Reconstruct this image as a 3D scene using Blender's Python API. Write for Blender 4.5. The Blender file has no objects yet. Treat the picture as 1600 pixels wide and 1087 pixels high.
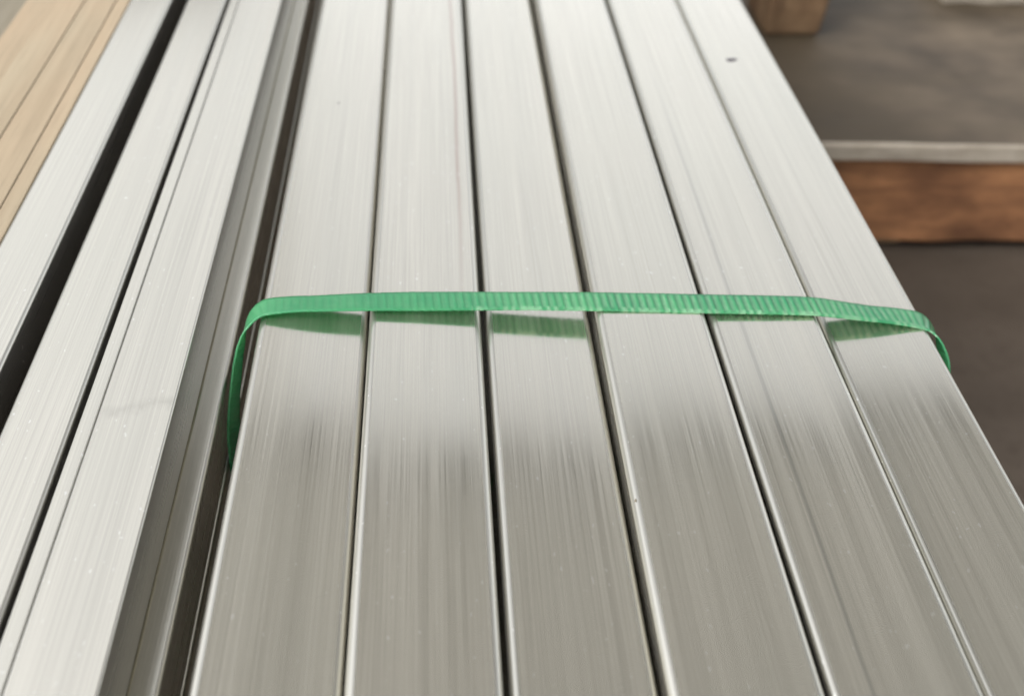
import bpy, bmesh, math, random
from mathutils import Vector, Matrix
random.seed(7)
S = bpy.context.scene
COL = S.collection

# ------------------------------------------------------------------ camera
cam_data = bpy.data.cameras.new("camera")
cam_data.sensor_fit = 'HORIZONTAL'
cam_data.sensor_width = 36.0
cam_data.lens = 36.0
cam_data.clip_start = 0.02
cam_data.clip_end = 300.0
cam_data.dof.use_dof = True
cam_data.dof.focus_distance = 0.425
cam_data.dof.aperture_fstop = 7.0
cam = bpy.data.objects.new("camera", cam_data)
COL.objects.link(cam)
cam.matrix_world = Matrix((
    (0.996665, 0.0, -0.08160195, 0.0),
    (-0.06132048, 0.65978029, -0.74895244, 0.0),
    (0.05383936, 0.75145856, 0.65757993, 0.30),
    (0, 0, 0, 1)))
S.camera = cam

# ------------------------------------------------------------------ daylight
SUN_EL, SUN_AZ = math.radians(46), math.radians(-122)      # azimuth from +Y towards +X
world = bpy.data.worlds.new("World")
S.world = world
world.use_nodes = True
wn, wl = world.node_tree.nodes, world.node_tree.links
wn.clear()
w_out = wn.new('ShaderNodeOutputWorld')
w_bg = wn.new('ShaderNodeBackground')
w_bg.inputs['Strength'].default_value = 0.15
sky = wn.new('ShaderNodeTexSky')
sky.sky_type = 'NISHITA'
sky.sun_disc = False
sky.sun_elevation = SUN_EL
sky.sun_rotation = SUN_AZ
sky.air_density = 1.0
sky.dust_density = 3.0
sky.ozone_density = 0.6
hs = wn.new('ShaderNodeHueSaturation')                     # cloudy day: a paler sky
hs.inputs['Saturation'].default_value = 0.15
wl.new(sky.outputs[0], hs.inputs['Color'])
wl.new(hs.outputs[0], w_bg.inputs['Color'])
wl.new(w_bg.outputs[0], w_out.inputs['Surface'])

sun_data = bpy.data.lights.new("sun", 'SUN')
sun_data.energy = 0.5
sun_data.angle = math.radians(35)
sun_data.color = (1.0, 0.95, 0.87)
sun = bpy.data.objects.new("sun", sun_data)
COL.objects.link(sun)
sd = Vector((math.sin(SUN_AZ) * math.cos(SUN_EL), math.cos(SUN_AZ) * math.cos(SUN_EL), math.sin(SUN_EL)))
sun.rotation_euler = sd.to_track_quat('Z', 'Y').to_euler()
sun.location = (0, 0, 8)

vs = S.view_settings
vs.view_transform = 'Standard'
vs.look = 'None'
vs.exposure = 1.52
vs.gamma = 1.0

# ------------------------------------------------------------------ helpers
def tag(o, label=None, cat=None, group=None, kind=None):
    if label: o['label'] = label
    if cat: o['category'] = cat
    if group: o['group'] = group
    if kind: o['kind'] = kind
    return o

def link(name, me, mat=None, parent=None, loc=(0, 0, 0), rot=(0, 0, 0)):
    o = bpy.data.objects.new(name, me)
    COL.objects.link(o)
    if mat and me and not me.materials: me.materials.append(mat)
    o.location = loc; o.rotation_euler = rot
    if parent: o.parent = parent
    return o

class N:
    """small node-tree writer"""
    def __init__(self, name):
        self.m = bpy.data.materials.new(name); self.m.use_nodes = True
        self.t = self.m.node_tree; self.t.nodes.clear()
        self.out = self.t.nodes.new('ShaderNodeOutputMaterial')
    def new(self, typ, **kw):
        n = self.t.nodes.new(typ)
        for k, v in kw.items():
            if k in n.inputs: 
                self.set(n, k, v)
            else: setattr(n, k, v)
        return n
    def set(self, n, k, v):
        if hasattr(v, 'is_output'): self.t.links.new(v, n.inputs[k])
        else: n.inputs[k].default_value = v
    def link(self, a, b): self.t.links.new(a, b)
    def coords(self, scale=(1, 1, 1), rnd=True):
        tc = self.new('ShaderNodeTexCoord')
        v = tc.outputs['Object']
        if rnd:
            oi = self.new('ShaderNodeObjectInfo')
            mul = self.math('MULTIPLY', oi.outputs['Random'], 37.0)
            ad = self.new('ShaderNodeVectorMath', operation='ADD')
            self.link(v, ad.inputs[0]); self.link(mul, ad.inputs[1]); v = ad.outputs[0]
        mp = self.new('ShaderNodeVectorMath', operation='MULTIPLY')
        self.link(v, mp.inputs[0]); mp.inputs[1].default_value = scale
        return mp.outputs[0]
    def math(self, op, a, b=None, c=None, clamp=False):
        n = self.new('ShaderNodeMath', operation=op); n.use_clamp = clamp
        for i, v in enumerate((a, b, c)):
            if v is None: continue
            if hasattr(v, 'is_output'): self.link(v, n.inputs[i])
            else: n.inputs[i].default_value = v
        return n.outputs[0]
    def noise(self, scale_vec, scale=1.0, detail=4.0, rough=0.55, rnd=True):
        n = self.new('ShaderNodeTexNoise')
        self.link(self.coords(scale_vec, rnd), n.inputs['Vector'])
        n.inputs['Scale'].default_value = scale; n.inputs['Detail'].default_value = detail
        n.inputs['Roughness'].default_value = rough
        return n.outputs['Fac']
    def remap(self, v, a, b, c, d):
        n = self.new('ShaderNodeMapRange'); n.clamp = True
        self.link(v, n.inputs[0])
        for i, x in enumerate((a, b, c, d)): n.inputs[i + 1].default_value = x
        return n.outputs[0]
    def mix(self, f, a, b):
        n = self.new('ShaderNodeMix', data_type='RGBA')
        for i, v in ((0, f), (6, a), (7, b)):
            if hasattr(v, 'is_output'): self.link(v, n.inputs[i])
            else: n.inputs[i].default_value = v if i == 0 else (*v, 1.0) if len(v) == 3 else v
        return n.outputs[2]
    def bump(self, h, strength, dist, normal=None):
        n = self.new('ShaderNodeBump')
        n.inputs['Strength'].default_value = strength; n.inputs['Distance'].default_value = dist
        self.link(h, n.inputs['Height'])
        if normal is not None: self.link(normal, n.inputs['Normal'])
        return n.outputs[0]

# ------------------------------------------------------------------ materials
def steel_material(name, base=(0.645, 0.616, 0.537), r0=0.12, r1=0.22, smudge_y=None, streak=None):
    n = N(name)
    fine = n.noise((1500, 6, 1500), 1.0, 3.0, 0.65)           # brushed grain along the length
    band = n.noise((130, 1.2, 130), 1.0, 3.0, 0.6)          # wider drawn bands
    cloud = n.noise((14, 7, 14), 1.0, 3.0, 0.5)
    wave = n.noise((18, 5, 18), 1.0, 1.0, 0.4)
    sp = n.noise((520, 300, 520), 1.0, 1.0, 0.5)
    speck = n.remap(sp, 0.735, 0.77, 0.0, 1.0)
    mixv = n.math('ADD', n.math('MULTIPLY', fine, 0.6), n.math('MULTIPLY', band, 0.4))
    rough = n.remap(mixv, 0.34, 0.66, r0, r1)
    tonev = n.math('ADD', n.math('MULTIPLY', fine, 0.85), n.math('MULTIPLY', band, 0.15))
    tone = n.remap(tonev, 0.36, 0.64, 0.0, 1.0)
    col = n.mix(tone, tuple(c * 0.885 for c in base), tuple(min(1, c * 1.05) for c in base))
    col = n.mix(n.remap(cloud, 0.35, 0.7, 0.0, 0.35), col, (base[0] * 0.93, base[1] * 0.955, base[2] * 0.95))
    if smudge_y is not None:
        tc = n.new('ShaderNodeTexCoord'); sx = n.new('ShaderNodeSeparateXYZ'); n.link(tc.outputs['Object'], sx.inputs[0])
        w = n.noise((75, 40, 75), 1.0, 5.0, 0.65)
        y2 = n.math('ADD', sx.outputs['Y'], n.math('MULTIPLY', n.math('SUBTRACT', w, 0.5), 0.022))
        y2 = n.math('SUBTRACT', y2, n.math('MULTIPLY', sx.outputs['X'], 0.30))
        d = n.math('ABSOLUTE', n.math('SUBTRACT', y2, smudge_y))
        m = n.math('MULTIPLY', n.remap(d, 0.0, 0.0055, 0.30, 0.0), n.remap(w, 0.40, 0.62, 0.05, 1.0))
        col = n.mix(m, col, (0.20, 0.19, 0.165))
    if streak is not None:                                 # a long faint stain line
        x0, hw, ya, yb, sc, op = streak
        tc = n.new('ShaderNodeTexCoord'); sx = n.new('ShaderNodeSeparateXYZ'); n.link(tc.outputs['Object'], sx.inputs[0])
        w = n.noise((8, 9, 8), 1.0, 3.0, 0.6)
        d = n.math('ABSOLUTE', n.math('SUBTRACT', n.math('ADD', sx.outputs['X'], n.math('MULTIPLY', n.math('SUBTRACT', w, 0.5), 0.003)), x0))
        m = n.math('MULTIPLY', n.remap(d, 0.0, hw, op, 0.0), n.remap(sx.outputs['Y'], ya, yb, 0.0, 1.0))
        col = n.mix(m, col, sc)
    col = n.mix(n.math('MULTIPLY', speck, 0.5), col, (0.85, 0.84, 0.80))
    nrm = n.bump(wave, 0.36, 0.003)
    nrm = n.bump(fine, 0.05, 0.0002, nrm)
    p = n.new('ShaderNodeBsdfPrincipled')
    n.link(col, p.inputs['Base Color']); p.inputs['Metallic'].default_value = 1.0
    n.link(rough, p.inputs['Roughness']); n.link(nrm, p.inputs['Normal'])
    d = n.new('ShaderNodeBsdfDiffuse'); n.link(col, d.inputs['Color']); 
    mx = n.new('ShaderNodeMixShader'); n.link(n.remap(band, 0.3, 0.7, 0.045, 0.085), mx.inputs[0])
    n.link(p.outputs[0], mx.inputs[1]); n.link(d.outputs[0], mx.inputs[2])
    n.link(mx.outputs[0], n.out.inputs['Surface'])
    return n.m

STEEL = steel_material("brushed_steel")
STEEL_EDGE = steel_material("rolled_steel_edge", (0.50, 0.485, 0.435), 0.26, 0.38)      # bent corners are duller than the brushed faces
STEEL_SIDE = steel_material("shaded_steel_side", (0.40, 0.39, 0.365), 0.24, 0.36)  # darker copy for side faces, slot shade put into the colour
STEEL_RUST = steel_material("brushed_steel_rust_line", streak=(0.0175, 0.0016, 0.36, 0.50, (0.36, 0.25, 0.21), 0.6))
STEEL_LINE = steel_material("brushed_steel_grey_line", streak=(-0.0120, 0.0014, 0.62, 0.45, (0.30, 0.30, 0.28), 0.45))
STEEL_SMUDGE = steel_material("brushed_steel_smudged", smudge_y=0.3055)

def wood_material(name, c0, c1, c2, grain=(6, 60, 60), rough=0.8, blotch=(5, 9, 9), bump=0.4, dark=0.0):
    n = N(name)
    g = n.noise(grain, 1.0, 6.0, 0.65)
    b = n.noise(blotch, 1.0, 4.0, 0.6)
    f = n.noise(tuple(s * 6 for s in grain), 1.0, 4.0, 0.6)
    col = n.mix(n.remap(b, 0.35, 0.65, 0, 1), c0, c1)
    col = n.mix(n.remap(g, 0.42, 0.72, 0, 0.75), col, c2)
    col = n.mix(n.remap(f, 0.5, 0.75, 0, 0.3), col, tuple(x * 0.55 for x in c2))
    p = n.new('ShaderNodeBsdfPrincipled')
    n.link(col, p.inputs['Base Color']); p.inputs['Roughness'].default_value = rough
    p.inputs['Specular IOR Level'].default_value = 0.25
    n.link(n.bump(g, bump, 0.003), p.inputs['Normal'])
    n.link(p.outputs[0], n.out.inputs['Surface'])
    return n.m

WOOD_RED = wood_material("rusty_timber", (0.110, 0.050, 0.024), (0.34, 0.162, 0.074), (0.085, 0.038, 0.020), grain=(7, 50, 50), blotch=(7, 12, 12))
WOOD_TAN = wood_material("tan_timber", (0.105, 0.060, 0.032), (0.21, 0.135, 0.075), (0.055, 0.03, 0.016), grain=(30, 30, 6), blotch=(14, 14, 8))
WOOD_PALE = wood_material("pale_timber", (0.305, 0.255, 0.180), (0.325, 0.252, 0.172), (0.25, 0.198, 0.134), grain=(90, 4, 40), blotch=(20, 5, 8), bump=0.15)
WOOD_GREY = wood_material("grey_timber", (0.17, 0.15, 0.11), (0.19, 0.17, 0.13), (0.14, 0.12, 0.085), grain=(60, 4, 40), blotch=(10, 4, 8), bump=0.2)
BEARER = wood_material("bearer_timber", (0.20, 0.13, 0.075), (0.26, 0.18, 0.10), (0.12, 0.075, 0.04), grain=(5, 50, 50))
PALE_EDGE = wood_material("weathered_edge", (0.29, 0.255, 0.205), (0.36, 0.32, 0.265), (0.19, 0.16, 0.125), grain=(12, 70, 70), blotch=(30, 30, 30))

def board_material():
    n = N("weathered_board")
    g = n.noise((5, 34, 34), 1.0, 5.0, 0.6)
    b = n.noise((4.5, 5.5, 6.5), 1.0, 4.0, 0.55)
    s = n.noise((16, 26, 20), 1.0, 2.0, 0.5)
    col = n.mix(n.remap(b, 0.35, 0.66, 0, 1), (0.030, 0.022, 0.014), (0.150, 0.118, 0.085))
    col = n.mix(n.remap(g, 0.45, 0.75, 0, 0.7), col, (0.075, 0.060, 0.040))
    col = n.mix(n.remap(s, 0.62, 0.74, 0, 0.6), col, (0.045, 0.033, 0.022))
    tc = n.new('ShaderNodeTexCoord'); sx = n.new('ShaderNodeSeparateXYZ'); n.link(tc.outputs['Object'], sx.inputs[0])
    w = n.noise((5, 8, 6), 1.0, 3.0, 0.55, False)           # shade beside the tube stack, painted into this end of the sheet
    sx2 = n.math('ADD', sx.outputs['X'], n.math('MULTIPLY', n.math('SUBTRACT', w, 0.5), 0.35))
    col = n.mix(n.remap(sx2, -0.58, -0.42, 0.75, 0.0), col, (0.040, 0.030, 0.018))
    p = n.new('ShaderNodeBsdfPrincipled')
    n.link(col, p.inputs['Base Color']); n.link(n.remap(b, 0.3, 0.7, 0.55, 0.75), p.inputs['Roughness'])
    p.inputs['Specular IOR Level'].default_value = 0.2
    n.link(n.bump(g, 0.25, 0.003), p.inputs['Normal'])
    n.link(p.outputs[0], n.out.inputs['Surface'])
    return n.m
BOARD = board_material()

def ground_material():
    n = N("dirty_concrete")
    b = n.noise((3, 5, 3), 1.0, 5.0, 0.6, False)
    g = n.noise((60, 60, 60), 1.0, 5.0, 0.7, False)
    col = n.mix(n.remap(b, 0.3, 0.7, 0, 1), (0.048, 0.037, 0.028), (0.088, 0.070, 0.055))
    col = n.mix(n.remap(g, 0.5, 0.75, 0, 0.5), col, (0.042, 0.031, 0.022))
    p = n.new('ShaderNodeBsdfPrincipled')
    n.link(col, p.inputs['Base Color']); p.inputs['Roughness'].default_value = 0.85
    p.inputs['Specular IOR Level'].default_value = 0.2
    n.link(n.bump(g, 0.3, 0.002), p.inputs['Normal'])
    n.link(p.outputs[0], n.out.inputs['Surface'])
    return n.m
GROUND = ground_material()

def plain(name, col, rough=0.7, metallic=0.0, vary=0.15, scale=40):
    n = N(name)
    f = n.noise((scale,) * 3, 1.0, 4.0, 0.6)
    p = n.new('ShaderNodeBsdfPrincipled')
    n.link(n.mix(f, tuple(c * (1 - vary) for c in col), tuple(c * (1 + vary) for c in col)), p.inputs['Base Color'])
    p.inputs['Roughness'].default_value = rough; p.inputs['Metallic'].default_value = metallic
    n.link(p.outputs[0], n.out.inputs['Surface'])
    return n.m
def roofing_material():
    n = N("translucent_roofing")
    f = n.noise((1.2, 1.2, 1.2), 1.0, 3.0, 0.5)
    col = n.mix(f, (0.285, 0.283, 0.270), (0.325, 0.323, 0.308))
    d = n.new('ShaderNodeBsdfDiffuse'); n.link(col, d.inputs['Color'])
    t = n.new('ShaderNodeBsdfTranslucent'); n.link(col, t.inputs['Color'])
    m = n.new('ShaderNodeMixShader'); m.inputs[0].default_value = 0.62
    n.link(d.outputs[0], m.inputs[1]); n.link(t.outputs[0], m.inputs[2]); n.link(m.outputs[0], n.out.inputs['Surface'])
    return n.m
ROOF_SHEET = roofing_material()
ROOF = plain("roof_sheet_paint", (0.40, 0.40, 0.385), 0.6, 0.0, 0.1, 1.5)
DARK_MARK = plain("dark_mark", (0.035, 0.028, 0.04), 0.7)
GRIT = plain("grit", (0.05, 0.04, 0.03), 0.8)

def strap_material():
    n = N("green_polypropylene")
    f = n.noise((300, 300, 300), 1.0, 3.0, 0.6, False)
    c = n.noise((30, 30, 30), 1.0, 2.0, 0.5, False)
    col = n.mix(n.remap(c, 0.35, 0.65, 0, 1), (0.060, 0.325, 0.158), (0.108, 0.41, 0.195))
    at = n.new('ShaderNodeAttribute'); at.attribute_name = 'painted_light'   # rib and edge highlights and valley shade, painted into the colour
    deep = col
    col = n.mix(n.remap(f, 0.5, 0.8, 0, 0.35), col, (0.19, 0.46, 0.26))
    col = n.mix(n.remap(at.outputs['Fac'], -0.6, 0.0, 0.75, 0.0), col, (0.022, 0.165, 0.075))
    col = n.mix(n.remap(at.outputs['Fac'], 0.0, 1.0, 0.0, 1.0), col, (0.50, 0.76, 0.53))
    p = n.new('ShaderNodeBsdfPrincipled')
    n.link(col, p.inputs['Base Color']); p.inputs['Roughness'].default_value = 0.24
    p.inputs['Specular IOR Level'].default_value = 0.55
    n.link(n.bump(f, 0.15, 0.0003), p.inputs['Normal'])
    t = n.new('ShaderNodeBsdfTranslucent'); n.link(n.mix(0.5, deep, (0.03, 0.44, 0.18)), t.inputs['Color'])
    m = n.new('ShaderNodeMixShader'); m.inputs[0].default_value = 0.5
    n.link(p.outputs[0], m.inputs[1]); n.link(t.outputs[0], m.inputs[2])
    n.link(m.outputs[0], n.out.inputs['Surface'])
    return n.m
STRAP = strap_material()

# ------------------------------------------------------------------ mesh builders
def round_rect(w, h, r, seg=7):
    """closed outline centred in x, top at z = 0, with exact normals"""
    pts = []
    for cx, cz, a0 in ((w / 2 - r, -r, 0), (-w / 2 + r, -r, 90), (-w / 2 + r, -h + r, 180), (w / 2 - r, -h + r, 270)):
        for k in range(seg + 1):
            a = math.radians(a0 + 90 * k / seg)
            pts.append((cx + r * math.cos(a), cz + r * math.sin(a), math.cos(a), math.sin(a)))
    return pts

def tube_mesh(name, w, h, r, y0=-0.55, y1=3.4, wall=0.0015, sag=0.0, ny=90, mats=None):
    """hollow rounded rectangular section swept along Y"""
    ny = max(2, ny)
    verts, faces, norms = [], [], []
    def ring(y, p, s):
        i0 = len(verts)
        dz = sag * math.sin((y - 0.3) * 7.0)
        sl = sag * 7.0 * math.cos((y - 0.3) * 7.0)
        for x, z, nx, nz in p:
            verts.append((x, y, z + dz)); norms.append(Vector((s * nx, -s * nz * sl, s * nz)).normalized())
        return i0
    ys = [y0 + (y1 - y0) * k / ny for k in range(ny + 1)]
    outer = round_rect(w, h, r)
    inner = [(x, z - wall, nx, nz) for x, z, nx, nz in round_rect(w - 2 * wall, h - 2 * wall, max(r - wall, 0.0006))]
    n = len(outer)
    for prof, s in ((outer, 1), (inner, -1)):
        rows = [ring(y, prof, s) for y in ys]
        for a, b in zip(rows, rows[1:]):
            for k in range(n):
                k2 = (k + 1) % n
                f = (a + k, a + k2, b + k2, b + k)
                faces.append(f[::-1] if s > 0 else f)
    for y, s in ((y0, -1), (y1, 1)):
        i0, i1 = ring(y, outer, 1), ring(y, inner, 1)
        for i in range(i0, i0 + 2 * n): norms[i] = (0, s, 0)
        for k in range(n):
            k2 = (k + 1) % n
            f = (i0 + k, i0 + k2, i1 + k2, i1 + k)
            faces.append(f if s < 0 else f[::-1])
    me = bpy.data.meshes.new(name)
    me.from_pydata(verts, [], faces)
    me.polygons.foreach_set('use_smooth', [True] * len(faces))
    if mats:
        for m in mats: me.materials.append(m)
        for f in me.polygons:
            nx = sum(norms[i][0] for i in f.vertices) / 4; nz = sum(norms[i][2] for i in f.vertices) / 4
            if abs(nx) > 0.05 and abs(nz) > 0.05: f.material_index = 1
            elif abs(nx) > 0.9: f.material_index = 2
    me.normals_split_custom_set_from_vertices(norms)
    return me

def box_mesh(name, sx, sy, sz, bevel=0.003, seg=2, jitter=0.0, cuts=0):
    """box centred in x and y, base at z = 0"""
    bm = bmesh.new()
    bmesh.ops.create_cube(bm, size=1)
    for v in bm.verts: v.co = Vector((v.co.x * sx, v.co.y * sy, (v.co.z + 0.5) * sz))
    if cuts:
        long = max((sx, 0), (sy, 1), (sz, 2))[1]
        es = [e for e in bm.edges if abs((e.verts[0].co - e.verts[1].co)[long]) > 0.9 * (sx, sy, sz)[long]]
        bmesh.ops.subdivide_edges(bm, edges=es, cuts=cuts)
    if jitter:
        for v in bm.verts: v.co += Vector([random.uniform(-jitter, jitter) for _ in range(3)])
    if bevel:
        es = [e for e in bm.edges if len(e.link_faces) == 2 and e.calc_face_angle() > 0.6]
        bmesh.ops.bevel(bm, geom=es, offset=bevel, segments=seg, affect='EDGES', profile=0.5)
    me = bpy.data.meshes.new(name); bm.to_mesh(me); bm.free()
    return me

def box(name, x0, x1, y0, y1, z0, z1, mat, parent=None, bevel=0.003, jitter=0.0, cuts=0):
    me = box_mesh(name, x1 - x0, y1 - y0, z1 - z0, bevel, 2, jitter, cuts)
    return link(name, me, mat, parent, ((x0 + x1) / 2, (y0 + y1) / 2, z0))

def fleck(name, size, thick, mat, parent, loc, rot=0.0):
    """small flat irregular chip"""
    bm = bmesh.new(); k = 9
    top, bot = [], []
    for i in range(k):
        a = 2 * math.pi * i / k; r = random.uniform(0.5, 1.0)
        x, y = size[0] / 2 * r * math.cos(a), size[1] / 2 * r * math.sin(a)
        top.append(bm.verts.new((x * 0.8, y * 0.8, thick))); bot.append(bm.verts.new((x, y, 0)))
    bm.faces.new(top)
    for i in range(k):
        j = (i + 1) % k; bm.faces.new((bot[i], bot[j], top[j], top[i]))
    me = bpy.data.meshes.new(name); bm.to_mesh(me); bm.free()
    return link(name, me, mat, parent, loc, (0, 0, rot))

# ------------------------------------------------------------------ ground
GZ = -0.335
gm = bpy.data.meshes.new("ground")
gm.from_pydata([(-90, -90, GZ), (90, -90, GZ), (90, 90, GZ), (-90, 90, GZ)], [], [(0, 1, 2, 3)])
tag(link("ground", gm, GROUND), kind='structure')

# ------------------------------------------------------------------ strapped bundle, top row of six tubes
Y0 = -0.55
# x left, x right, z of top at left, z at right (metres), label
TOP_ROW = [
    (-0.0766, -0.0276, -0.0030, -0.0064, "leftmost square steel tube in the strapped row, beside the wide dark slot", 0.10),
    (-0.0268,  0.0247, -0.0012, -0.0034, "second strapped steel tube from the left, streaked grey below the green band", -0.35),
    ( 0.0268,  0.0766, -0.0052, -0.0074, "third strapped steel tube from the left, sitting lower than the tube on its right", -0.25),
    ( 0.0782,  0.1304,  0.0000,  0.0000, "fourth strapped steel tube from the left, touching the green band from below", 0.05),
    ( 0.1324,  0.1848, -0.0020, -0.0010, "fifth strapped steel tube from the left, where the green band starts to bend down", 0.0),
    ( 0.1890,  0.2398, -0.0086, -0.0062, "rightmost strapped steel tube with a small dark dash on its far end", 0.15),
]
BEND = (0.0001, -0.0011, -0.0008, 0.0003, 0.0002, 0.0006)     # slight bows along each tube
tubes = []
for i, (xl, xr, zl, zr, lab, pitch) in enumerate(TOP_ROW):
    w = xr - xl
    me = tube_mesh("steel_tube", w, 0.050, 0.0032, Y0, 3.4, sag=BEND[i],
                   mats=((STEEL, STEEL_RUST, STEEL, STEEL, STEEL_LINE, STEEL)[i], STEEL_EDGE, STEEL))
    roll = math.atan2(zl - zr, w)
    o = link("steel_tube", me, (STEEL, STEEL_RUST, STEEL, STEEL, STEEL_LINE, STEEL)[i], None, ((xl + xr) / 2, 0, (zl + zr) / 2), (0, roll, 0))
    tag(o, lab, "steel tube", "square steel tubes in the strapped top row")
    tubes.append(o)
# the rows carried underneath
low_me = tube_mesh("steel_tube", 0.0505, 0.050, 0.0032, Y0, 3.4, mats=(STEEL, STEEL_EDGE, STEEL))
for r in range(3):
    for c in range(6):
        o = link("steel_tube", low_me, STEEL, None, (-0.0445 + c * 0.0517 + random.uniform(-.0006, .0006), random.uniform(-.02, .02), -0.0590 - r * 0.0507))
        tag(o, "square steel tube in a lower layer underneath the strapped top row", "steel tube", "square steel tubes in the lower strapped layers")

# small marks on the tubes
p = fleck("dark_mark", (0.0125, 0.0062), 0.0007, DARK_MARK, tubes[5], (0.2085 - tubes[5].location.x, 0.651, 0.00005), 0.06)
tag(p, "small dark dash on the steel")
fleck("dark_mark", (0.0016, 0.0022), 0.0002, DARK_MARK, tubes[0], (-0.0545 - tubes[0].location.x, 0.573, 0.00005))
fleck("dark_mark", (0.0011, 0.0016), 0.0002, DARK_MARK, tubes[5], (0.1945 - tubes[5].location.x, 0.470, 0.00005))
fleck("dark_mark", (0.0016, 0.0040), 0.0012, GRIT, tubes[0], (0.0243, 0.622, -0.0016))
fleck("dark_mark", (0.0010, 0.0020), 0.0008, WOOD_GREY, tubes[3], (-0.0248, 0.2535, -0.0010))

# ------------------------------------------------------------------ green strap
def smooth_path(pts, step):
    P = [Vector(p) for p in pts]
    P = [P[0] * 2 - P[1]] + P + [P[-1] * 2 - P[-2]]
    raw = []
    for i in range(1, len(P) - 2):
        p0, p1, p2, p3 = P[i - 1:i + 3]
        t = [0.0]
        for a, b in ((p0, p1), (p1, p2), (p2, p3)): t.append(t[-1] + max((b - a).length, 1e-6) ** 0.5)
        for k in range(40):
            u = t[1] + (t[2] - t[1]) * k / 40
            A1 = p0 * ((t[1] - u) / (t[1] - t[0])) + p1 * ((u - t[0]) / (t[1] - t[0]))
            A2 = p1 * ((t[2] - u) / (t[2] - t[1])) + p2 * ((u - t[1]) / (t[2] - t[1]))
            A3 = p2 * ((t[3] - u) / (t[3] - t[2])) + p3 * ((u - t[2]) / (t[3] - t[2]))
            B1 = A1 * ((t[2] - u) / (t[2] - t[0])) + A2 * ((u - t[0]) / (t[2] - t[0]))
            B2 = A2 * ((t[3] - u) / (t[3] - t[1])) + A3 * ((u - t[1]) / (t[3] - t[1]))
            raw.append(B1 * ((t[2] - u) / (t[2] - t[1])) + B2 * ((u - t[1]) / (t[2] - t[1])))
    raw.append(P[-2])
    out, acc = [raw[0]], 0.0
    for a, b in zip(raw, raw[1:]):
        d = (b - a).length
        while acc + d >= step:
            f = (step - acc) / d
            a = a + (b - a) * f; d = (b - a).length; acc = 0.0
            out.append(a.copy())
        acc += d
    return out

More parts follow.
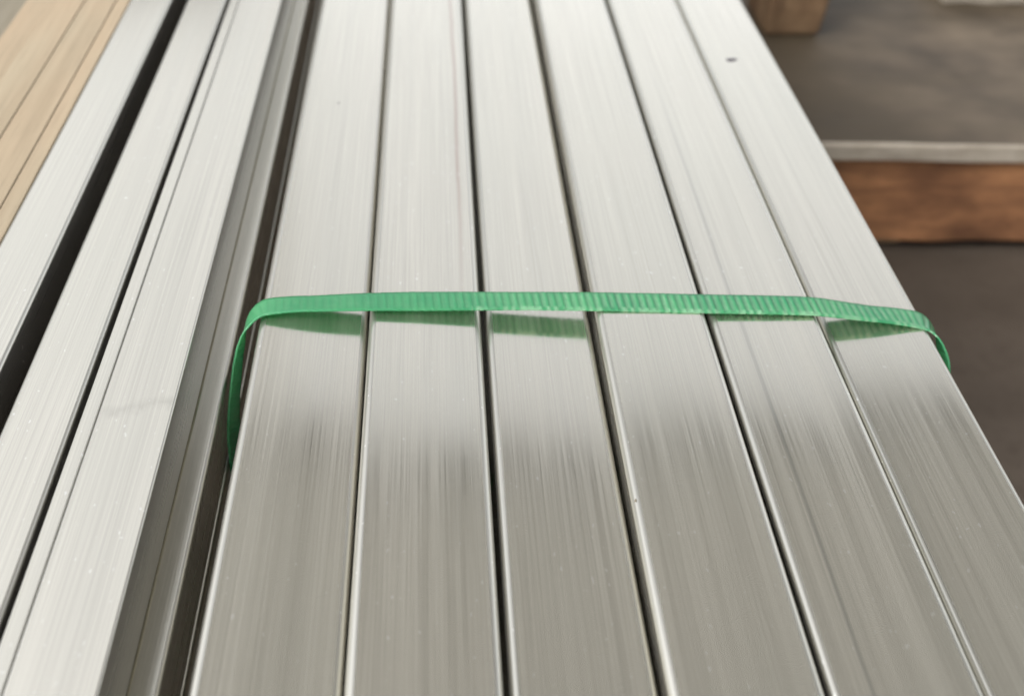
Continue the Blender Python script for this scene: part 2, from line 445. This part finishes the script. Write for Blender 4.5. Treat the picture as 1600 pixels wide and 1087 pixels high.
def build_strap():
    pts = [(-0.0775, 0.316, -0.2112), (-0.0800, 0.317, -0.200), (-0.0840, 0.320, -0.150), (-0.0865, 0.323, -0.100), (-0.0885, 0.3275, -0.072),
           (-0.0895, 0.3335, -0.056), (-0.0898, 0.3420, -0.043), (-0.0885, 0.3510, -0.030), (-0.0864, 0.3590, -0.018), (-0.0828, 0.3660, -0.0075),
           (-0.0765, 0.3708, -0.0020), (-0.0660, 0.3718, -0.0002), (-0.0480, 0.3722, 0.0006),
           (-0.0250, 0.3730, 0.0009), (0.0200, 0.3738, 0.0009), (0.0700, 0.3740, 0.0008), (0.1050, 0.3736, 0.0005), (0.1350, 0.3728, 0.0005), (0.1650, 0.3720, 0.0006),
           (0.1830, 0.3714, 0.0004), (0.1900, 0.3712, -0.0003), (0.2100, 0.3702, -0.0026), (0.2300, 0.3694, -0.0048),
           (0.2395, 0.3680, -0.0064), (0.2440, 0.3650, -0.0092), (0.2475, 0.3595, -0.0145), (0.2492, 0.3540, -0.0220),
           (0.2480, 0.3490, -0.036), (0.2450, 0.3440, -0.070), (0.2430, 0.3380, -0.120), (0.2430, 0.3330, -0.180), (0.2415, 0.331, -0.205), (0.236, 0.330, -0.2114),
           (0.15, 0.323, -0.2116), (0.05, 0.323, -0.2116), (-0.0775, 0.316, -0.2113)]
    P = smooth_path(pts, 0.0005)
    W, T = 0.0137, 0.0008
    NX = 9
    verts, faces = [], []
    n = len(P)
    rr = random.Random(3)
    jit = [[rr.uniform(-1, 1) for _ in range(NX + 1)] for _ in range(n)]
    s = 0.0
    rows, white = [], []
    for i, p in enumerate(P):
        t = (P[min(i + 1, n - 1)] - P[max(i - 1, 0)]).normalized()
        x0 = p.x
        lift = 0.0
        if p.z > -0.012: lift = 0.16 * max(0.0, 1 - abs(x0 + 0.055) / 0.05) + 0.05 * max(0.0, 1 - abs(x0 - 0.04) / 0.07) + 0.10 * max(0.0, 1 - abs(x0 - 0.215) / 0.025)
        wv = Vector((0.18 * max(0.0, min(1.0, (-p.z - 0.004) / 0.012)) if p.x < -0.07 and p.z > -0.15 else 0.0, 1, -lift)); wv = (wv - t * wv.dot(t)).normalized()
        nv = wv.cross(t)
        if i == 0: pass
        s = i * 0.0005
        top = p.z > -0.012
        x = p.x
        amp = 0.00010 + 0.00042 * max(0.0, min(1.0, (x + 0.03) / 0.16)) if top else 0.00009
        if 0.1875 < x and top: amp = 0.00028
        row_t, row_b = [], []
        for k in range(NX + 1):
            u = k / NX
            e = max(0.0, min(1.0, min(u, 1 - u) / 0.12))
            ph = 2 * math.pi * (s / 0.0036) + (u - 0.5) * 1.1
            rid = amp * (math.sin(ph) + 0.35 * math.sin(2 * ph + 1.0 + u)) * e * (0.75 + 0.5 * math.sin(s * 410.0 + 2.0 * math.sin(s * 97.0)) ** 2)
            fr = 0.00012 * jit[i][k] if k in (0, NX) else 0.0
            c = p + wv * ((u - 0.5) * W + fr)
            row_t.append(len(verts)); verts.append(c + nv * (-T / 2 * 1 + 0) * -1 + nv * rid + nv * 0.00003 * jit[i][k] * e)
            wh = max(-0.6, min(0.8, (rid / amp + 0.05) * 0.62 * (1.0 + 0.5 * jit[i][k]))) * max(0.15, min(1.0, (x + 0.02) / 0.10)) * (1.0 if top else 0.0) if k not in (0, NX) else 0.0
            if k <= 1 and top and x > 0.02: wh = max(0.0, min(0.8, 0.45 + 0.5 * math.sin(s * 900 + 3 * math.sin(s * 331))))  # broken highlight along the near edge, painted as pale dashes
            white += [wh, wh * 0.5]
            row_b.append(len(verts)); verts.append(c - nv * (T / 2) + nv * rid * 0.6)
        rows.append((row_t, row_b))
    for (a, ab), (b, bb) in zip(rows, rows[1:]):
        for k in range(NX):
            faces.append((a[k], a[k + 1], b[k + 1], b[k]))
            faces.append((ab[k + 1], ab[k], bb[k], bb[k + 1]))
        faces.append((a[0], b[0], bb[0], ab[0]))
        faces.append((a[NX], ab[NX], bb[NX], b[NX]))
    me = bpy.data.meshes.new("strap")
    me.from_pydata([tuple(v) for v in verts], [], faces)
    at = me.attributes.new('painted_light', 'FLOAT', 'POINT'); at.data.foreach_set('value', white)
    bm = bmesh.new(); bm.from_mesh(me); bmesh.ops.recalc_face_normals(bm, faces=bm.faces); bm.to_mesh(me); bm.free()
    me.polygons.foreach_set('use_smooth', [True] * len(me.polygons))
    o = link("strap", me, STRAP)
    tag(o, "green ribbed plastic strap tied across the row of steel tubes", "strap")
build_strap()

# ------------------------------------------------------------------ left bundle: narrower tubes
def left_tube(xl, xr, h, z, mat, lab, r=0.0018, group="narrow steel tubes in the left stack", name="steel_tube", cat="steel tube"):
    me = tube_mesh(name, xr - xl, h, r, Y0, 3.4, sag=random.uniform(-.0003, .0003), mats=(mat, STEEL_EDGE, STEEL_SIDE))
    o = link(name, me, mat, None, ((xl + xr) / 2, 0, z))
    return tag(o, lab, cat, group)

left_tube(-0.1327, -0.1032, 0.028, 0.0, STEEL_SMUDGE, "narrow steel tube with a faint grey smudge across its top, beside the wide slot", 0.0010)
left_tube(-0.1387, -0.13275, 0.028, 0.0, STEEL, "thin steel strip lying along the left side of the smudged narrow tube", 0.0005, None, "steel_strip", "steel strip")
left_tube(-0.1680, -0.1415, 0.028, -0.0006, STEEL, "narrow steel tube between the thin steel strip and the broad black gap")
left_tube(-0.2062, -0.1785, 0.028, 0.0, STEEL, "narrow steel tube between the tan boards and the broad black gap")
GL = "narrow steel tubes in the lower layers of the left stack"
LL = "narrow steel tube in a lower layer of the left stack beneath the top ones"
for r in (1, 2):
    for xl, xr in ((-0.1220, -0.0926 + 0.0012 * (r - 1)), (-0.1450, -0.1226), (-0.1673, -0.1456), (-0.2062, -0.1788)):
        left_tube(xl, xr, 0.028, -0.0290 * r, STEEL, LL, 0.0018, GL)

# pale tan boards standing on edge at the far left
TAN = [(-0.2153, -0.2066, -0.0010, WOOD_PALE, "thin tan board on edge touching the leftmost steel tube"),
       (-0.2359, -0.2154, -0.0005, WOOD_PALE, "second tan board out from the leftmost steel tube"),
       (-0.2562, -0.2360, 0.0, WOOD_PALE, "third tan board out from the leftmost steel tube"),
       (-0.2744, -0.2563, -0.0008, WOOD_PALE, "outermost tan board, in the top left corner beside the grey beige one"),
       (-0.3400, -0.2747, -0.004, WOOD_GREY, "grey beige board in the extreme top left corner")]
for xl, xr, zt, m, lab in TAN:
    o = box("board", xl, xr, Y0, 3.2, -0.087, zt, m, None, 0.0006)
    tag(o, lab, "board", "boards on edge left of the steel")

# ------------------------------------------------------------------ timber bearers below both bundles
for y in (-0.25, 1.75):
    o = box("timber_bearer", -0.42, 0.32, y - 0.05, y + 0.05, GZ, -0.2125, BEARER, None, 0.004)
    tag(o, "rough timber bearer on the ground underneath the steel bundles", "timber", "timber bearers under the steel")
    o = box("timber_bearer", -0.40, -0.099, y - 0.05, y + 0.05, -0.2125, -0.0872, BEARER, None, 0.004)
    tag(o, "upper timber bearer carrying the left stack of narrow tubes", "timber", "upper timber bearers under the left stack")

# ------------------------------------------------------------------ weathered board on a timber bearer at the right
ZB = -0.2005
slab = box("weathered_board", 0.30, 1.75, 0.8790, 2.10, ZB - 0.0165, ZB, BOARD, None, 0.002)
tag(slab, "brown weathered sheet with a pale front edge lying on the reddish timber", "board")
edge = box("front_edge", -0.725, 0.725, -0.006, 0.0, -0.0005, 0.0175, PALE_EDGE, slab, 0.0015, 0.0006, 40)
edge.location = (0.0, -0.6112, -0.0007)
tag(edge, "pale grey front edge")
o = box("timber_beam", 0.36, 1.80, 0.8850, 0.985, -0.3230, ZB - 0.0168, WOOD_RED, None, 0.004, 0.0012, 30)
tag(o, "reddish brown timber beam beneath the weathered sheet", "timber")
for xa, xb in ((0.42, 0.52), (1.30, 1.40)):
    o = box("timber_spacer", xa, xb, 0.90, 0.97, GZ, -0.3232, BEARER, None, 0.001)
    tag(o, "thin wood spacer between the reddish beam and the ground", "wood spacer", "spacers under the reddish beam")
o = box("timber_beam", 0.36, 1.80, 1.80, 1.90, GZ, ZB - 0.0168, WOOD_RED, None, 0.004)
tag(o, "rear timber beam under the far side of the weathered sheet", "timber")
o = box("timber_block", 0.392, 0.462, 1.126, 1.215, ZB, 0.03, WOOD_TAN, None, 0.006, 0.0015, 6)
tag(o, "light brown timber block standing on the weathered sheet at the top edge", "timber block")
o = box("timber_batten", 0.655, 1.60, 1.236, 1.30, ZB, ZB + 0.03, PALE_EDGE, None, 0.003, 0.002, 30)
tag(o, "pale grey batten lying on the weathered sheet in the top right corner", "batten")

# ------------------------------------------------------------------ open canopy over the yard (mirrored in the near steel)
can = link("canopy", None, None, None, (0, 0, GZ))
tag(can, "flat grey canopy roof above the steel bundles, seen only mirrored in the tubes", "canopy")
RZ = 3.0
CX = -0.62
EY = 3.08
rs = bpy.data.meshes.new("roof_sheet")                     # one thin sheet of light-passing roofing, lightly corrugated
rv, rf = [], []
nx = 160
for k in range(nx + 1):
    x = CX + (7 - CX) * k / nx
    z = RZ - GZ + 0.02 + (0.018 if k % 2 else -0.018)
    rv += [(x, -7, z), (x, EY, z)]
for k in range(nx): rf.append((2 * k, 2 * k + 2, 2 * k + 3, 2 * k + 1))
rs.from_pydata(rv, [], rf)
link("roof_sheet", rs, ROOF_SHEET, can)
box("edge_beam", CX, 7, EY - 0.10, EY - 0.005, RZ - GZ - 0.17, RZ - GZ - 0.001, ROOF, can, 0.004)
for y in (-5.0, -3.0, -1.0, 1.2):
    box("purlin", CX, 7, y - 0.04, y + 0.04, RZ - GZ - 0.10, RZ - GZ - 0.001, ROOF, can, 0.003)
for x in (CX + 0.3, 6.6):
    for y in (-6.0, EY - 0.1):
        box("post", x - 0.06, x + 0.06, y - 0.06, y + 0.06, 0.0, RZ - GZ - 0.175, ROOF, can, 0.004)

# ------------------------------------------------------------------ warehouse across the yard (mirrored in the far left steel and the tube edges)
WALL = plain("warehouse_wall_paint", (0.19, 0.175, 0.155), 0.7, 0.0, 0.12, 0.6)
DOOR = plain("warehouse_door_paint", (0.10, 0.12, 0.13), 0.6, 0.0, 0.1, 0.8)
wh = link("warehouse", None, None, None, (-19.0, 22.0, GZ))
tag(wh, "low grey brown warehouse across the yard, seen only mirrored in the steel", "building")
box("wall", -14.5, 14.5, 0.0, 12.0, 0.0, 8.7, WALL, wh, 0.02)
box("roof", -14.9, 14.9, -0.4, 12.4, 8.705, 9.1, ROOF, wh, 0.03)
for x in (-8.0, 1.0, 9.5):
    d = box("door", x - 2.2, x + 2.2, -0.08, -0.005, 0.0, 4.6, DOOR, wh, 0.01)
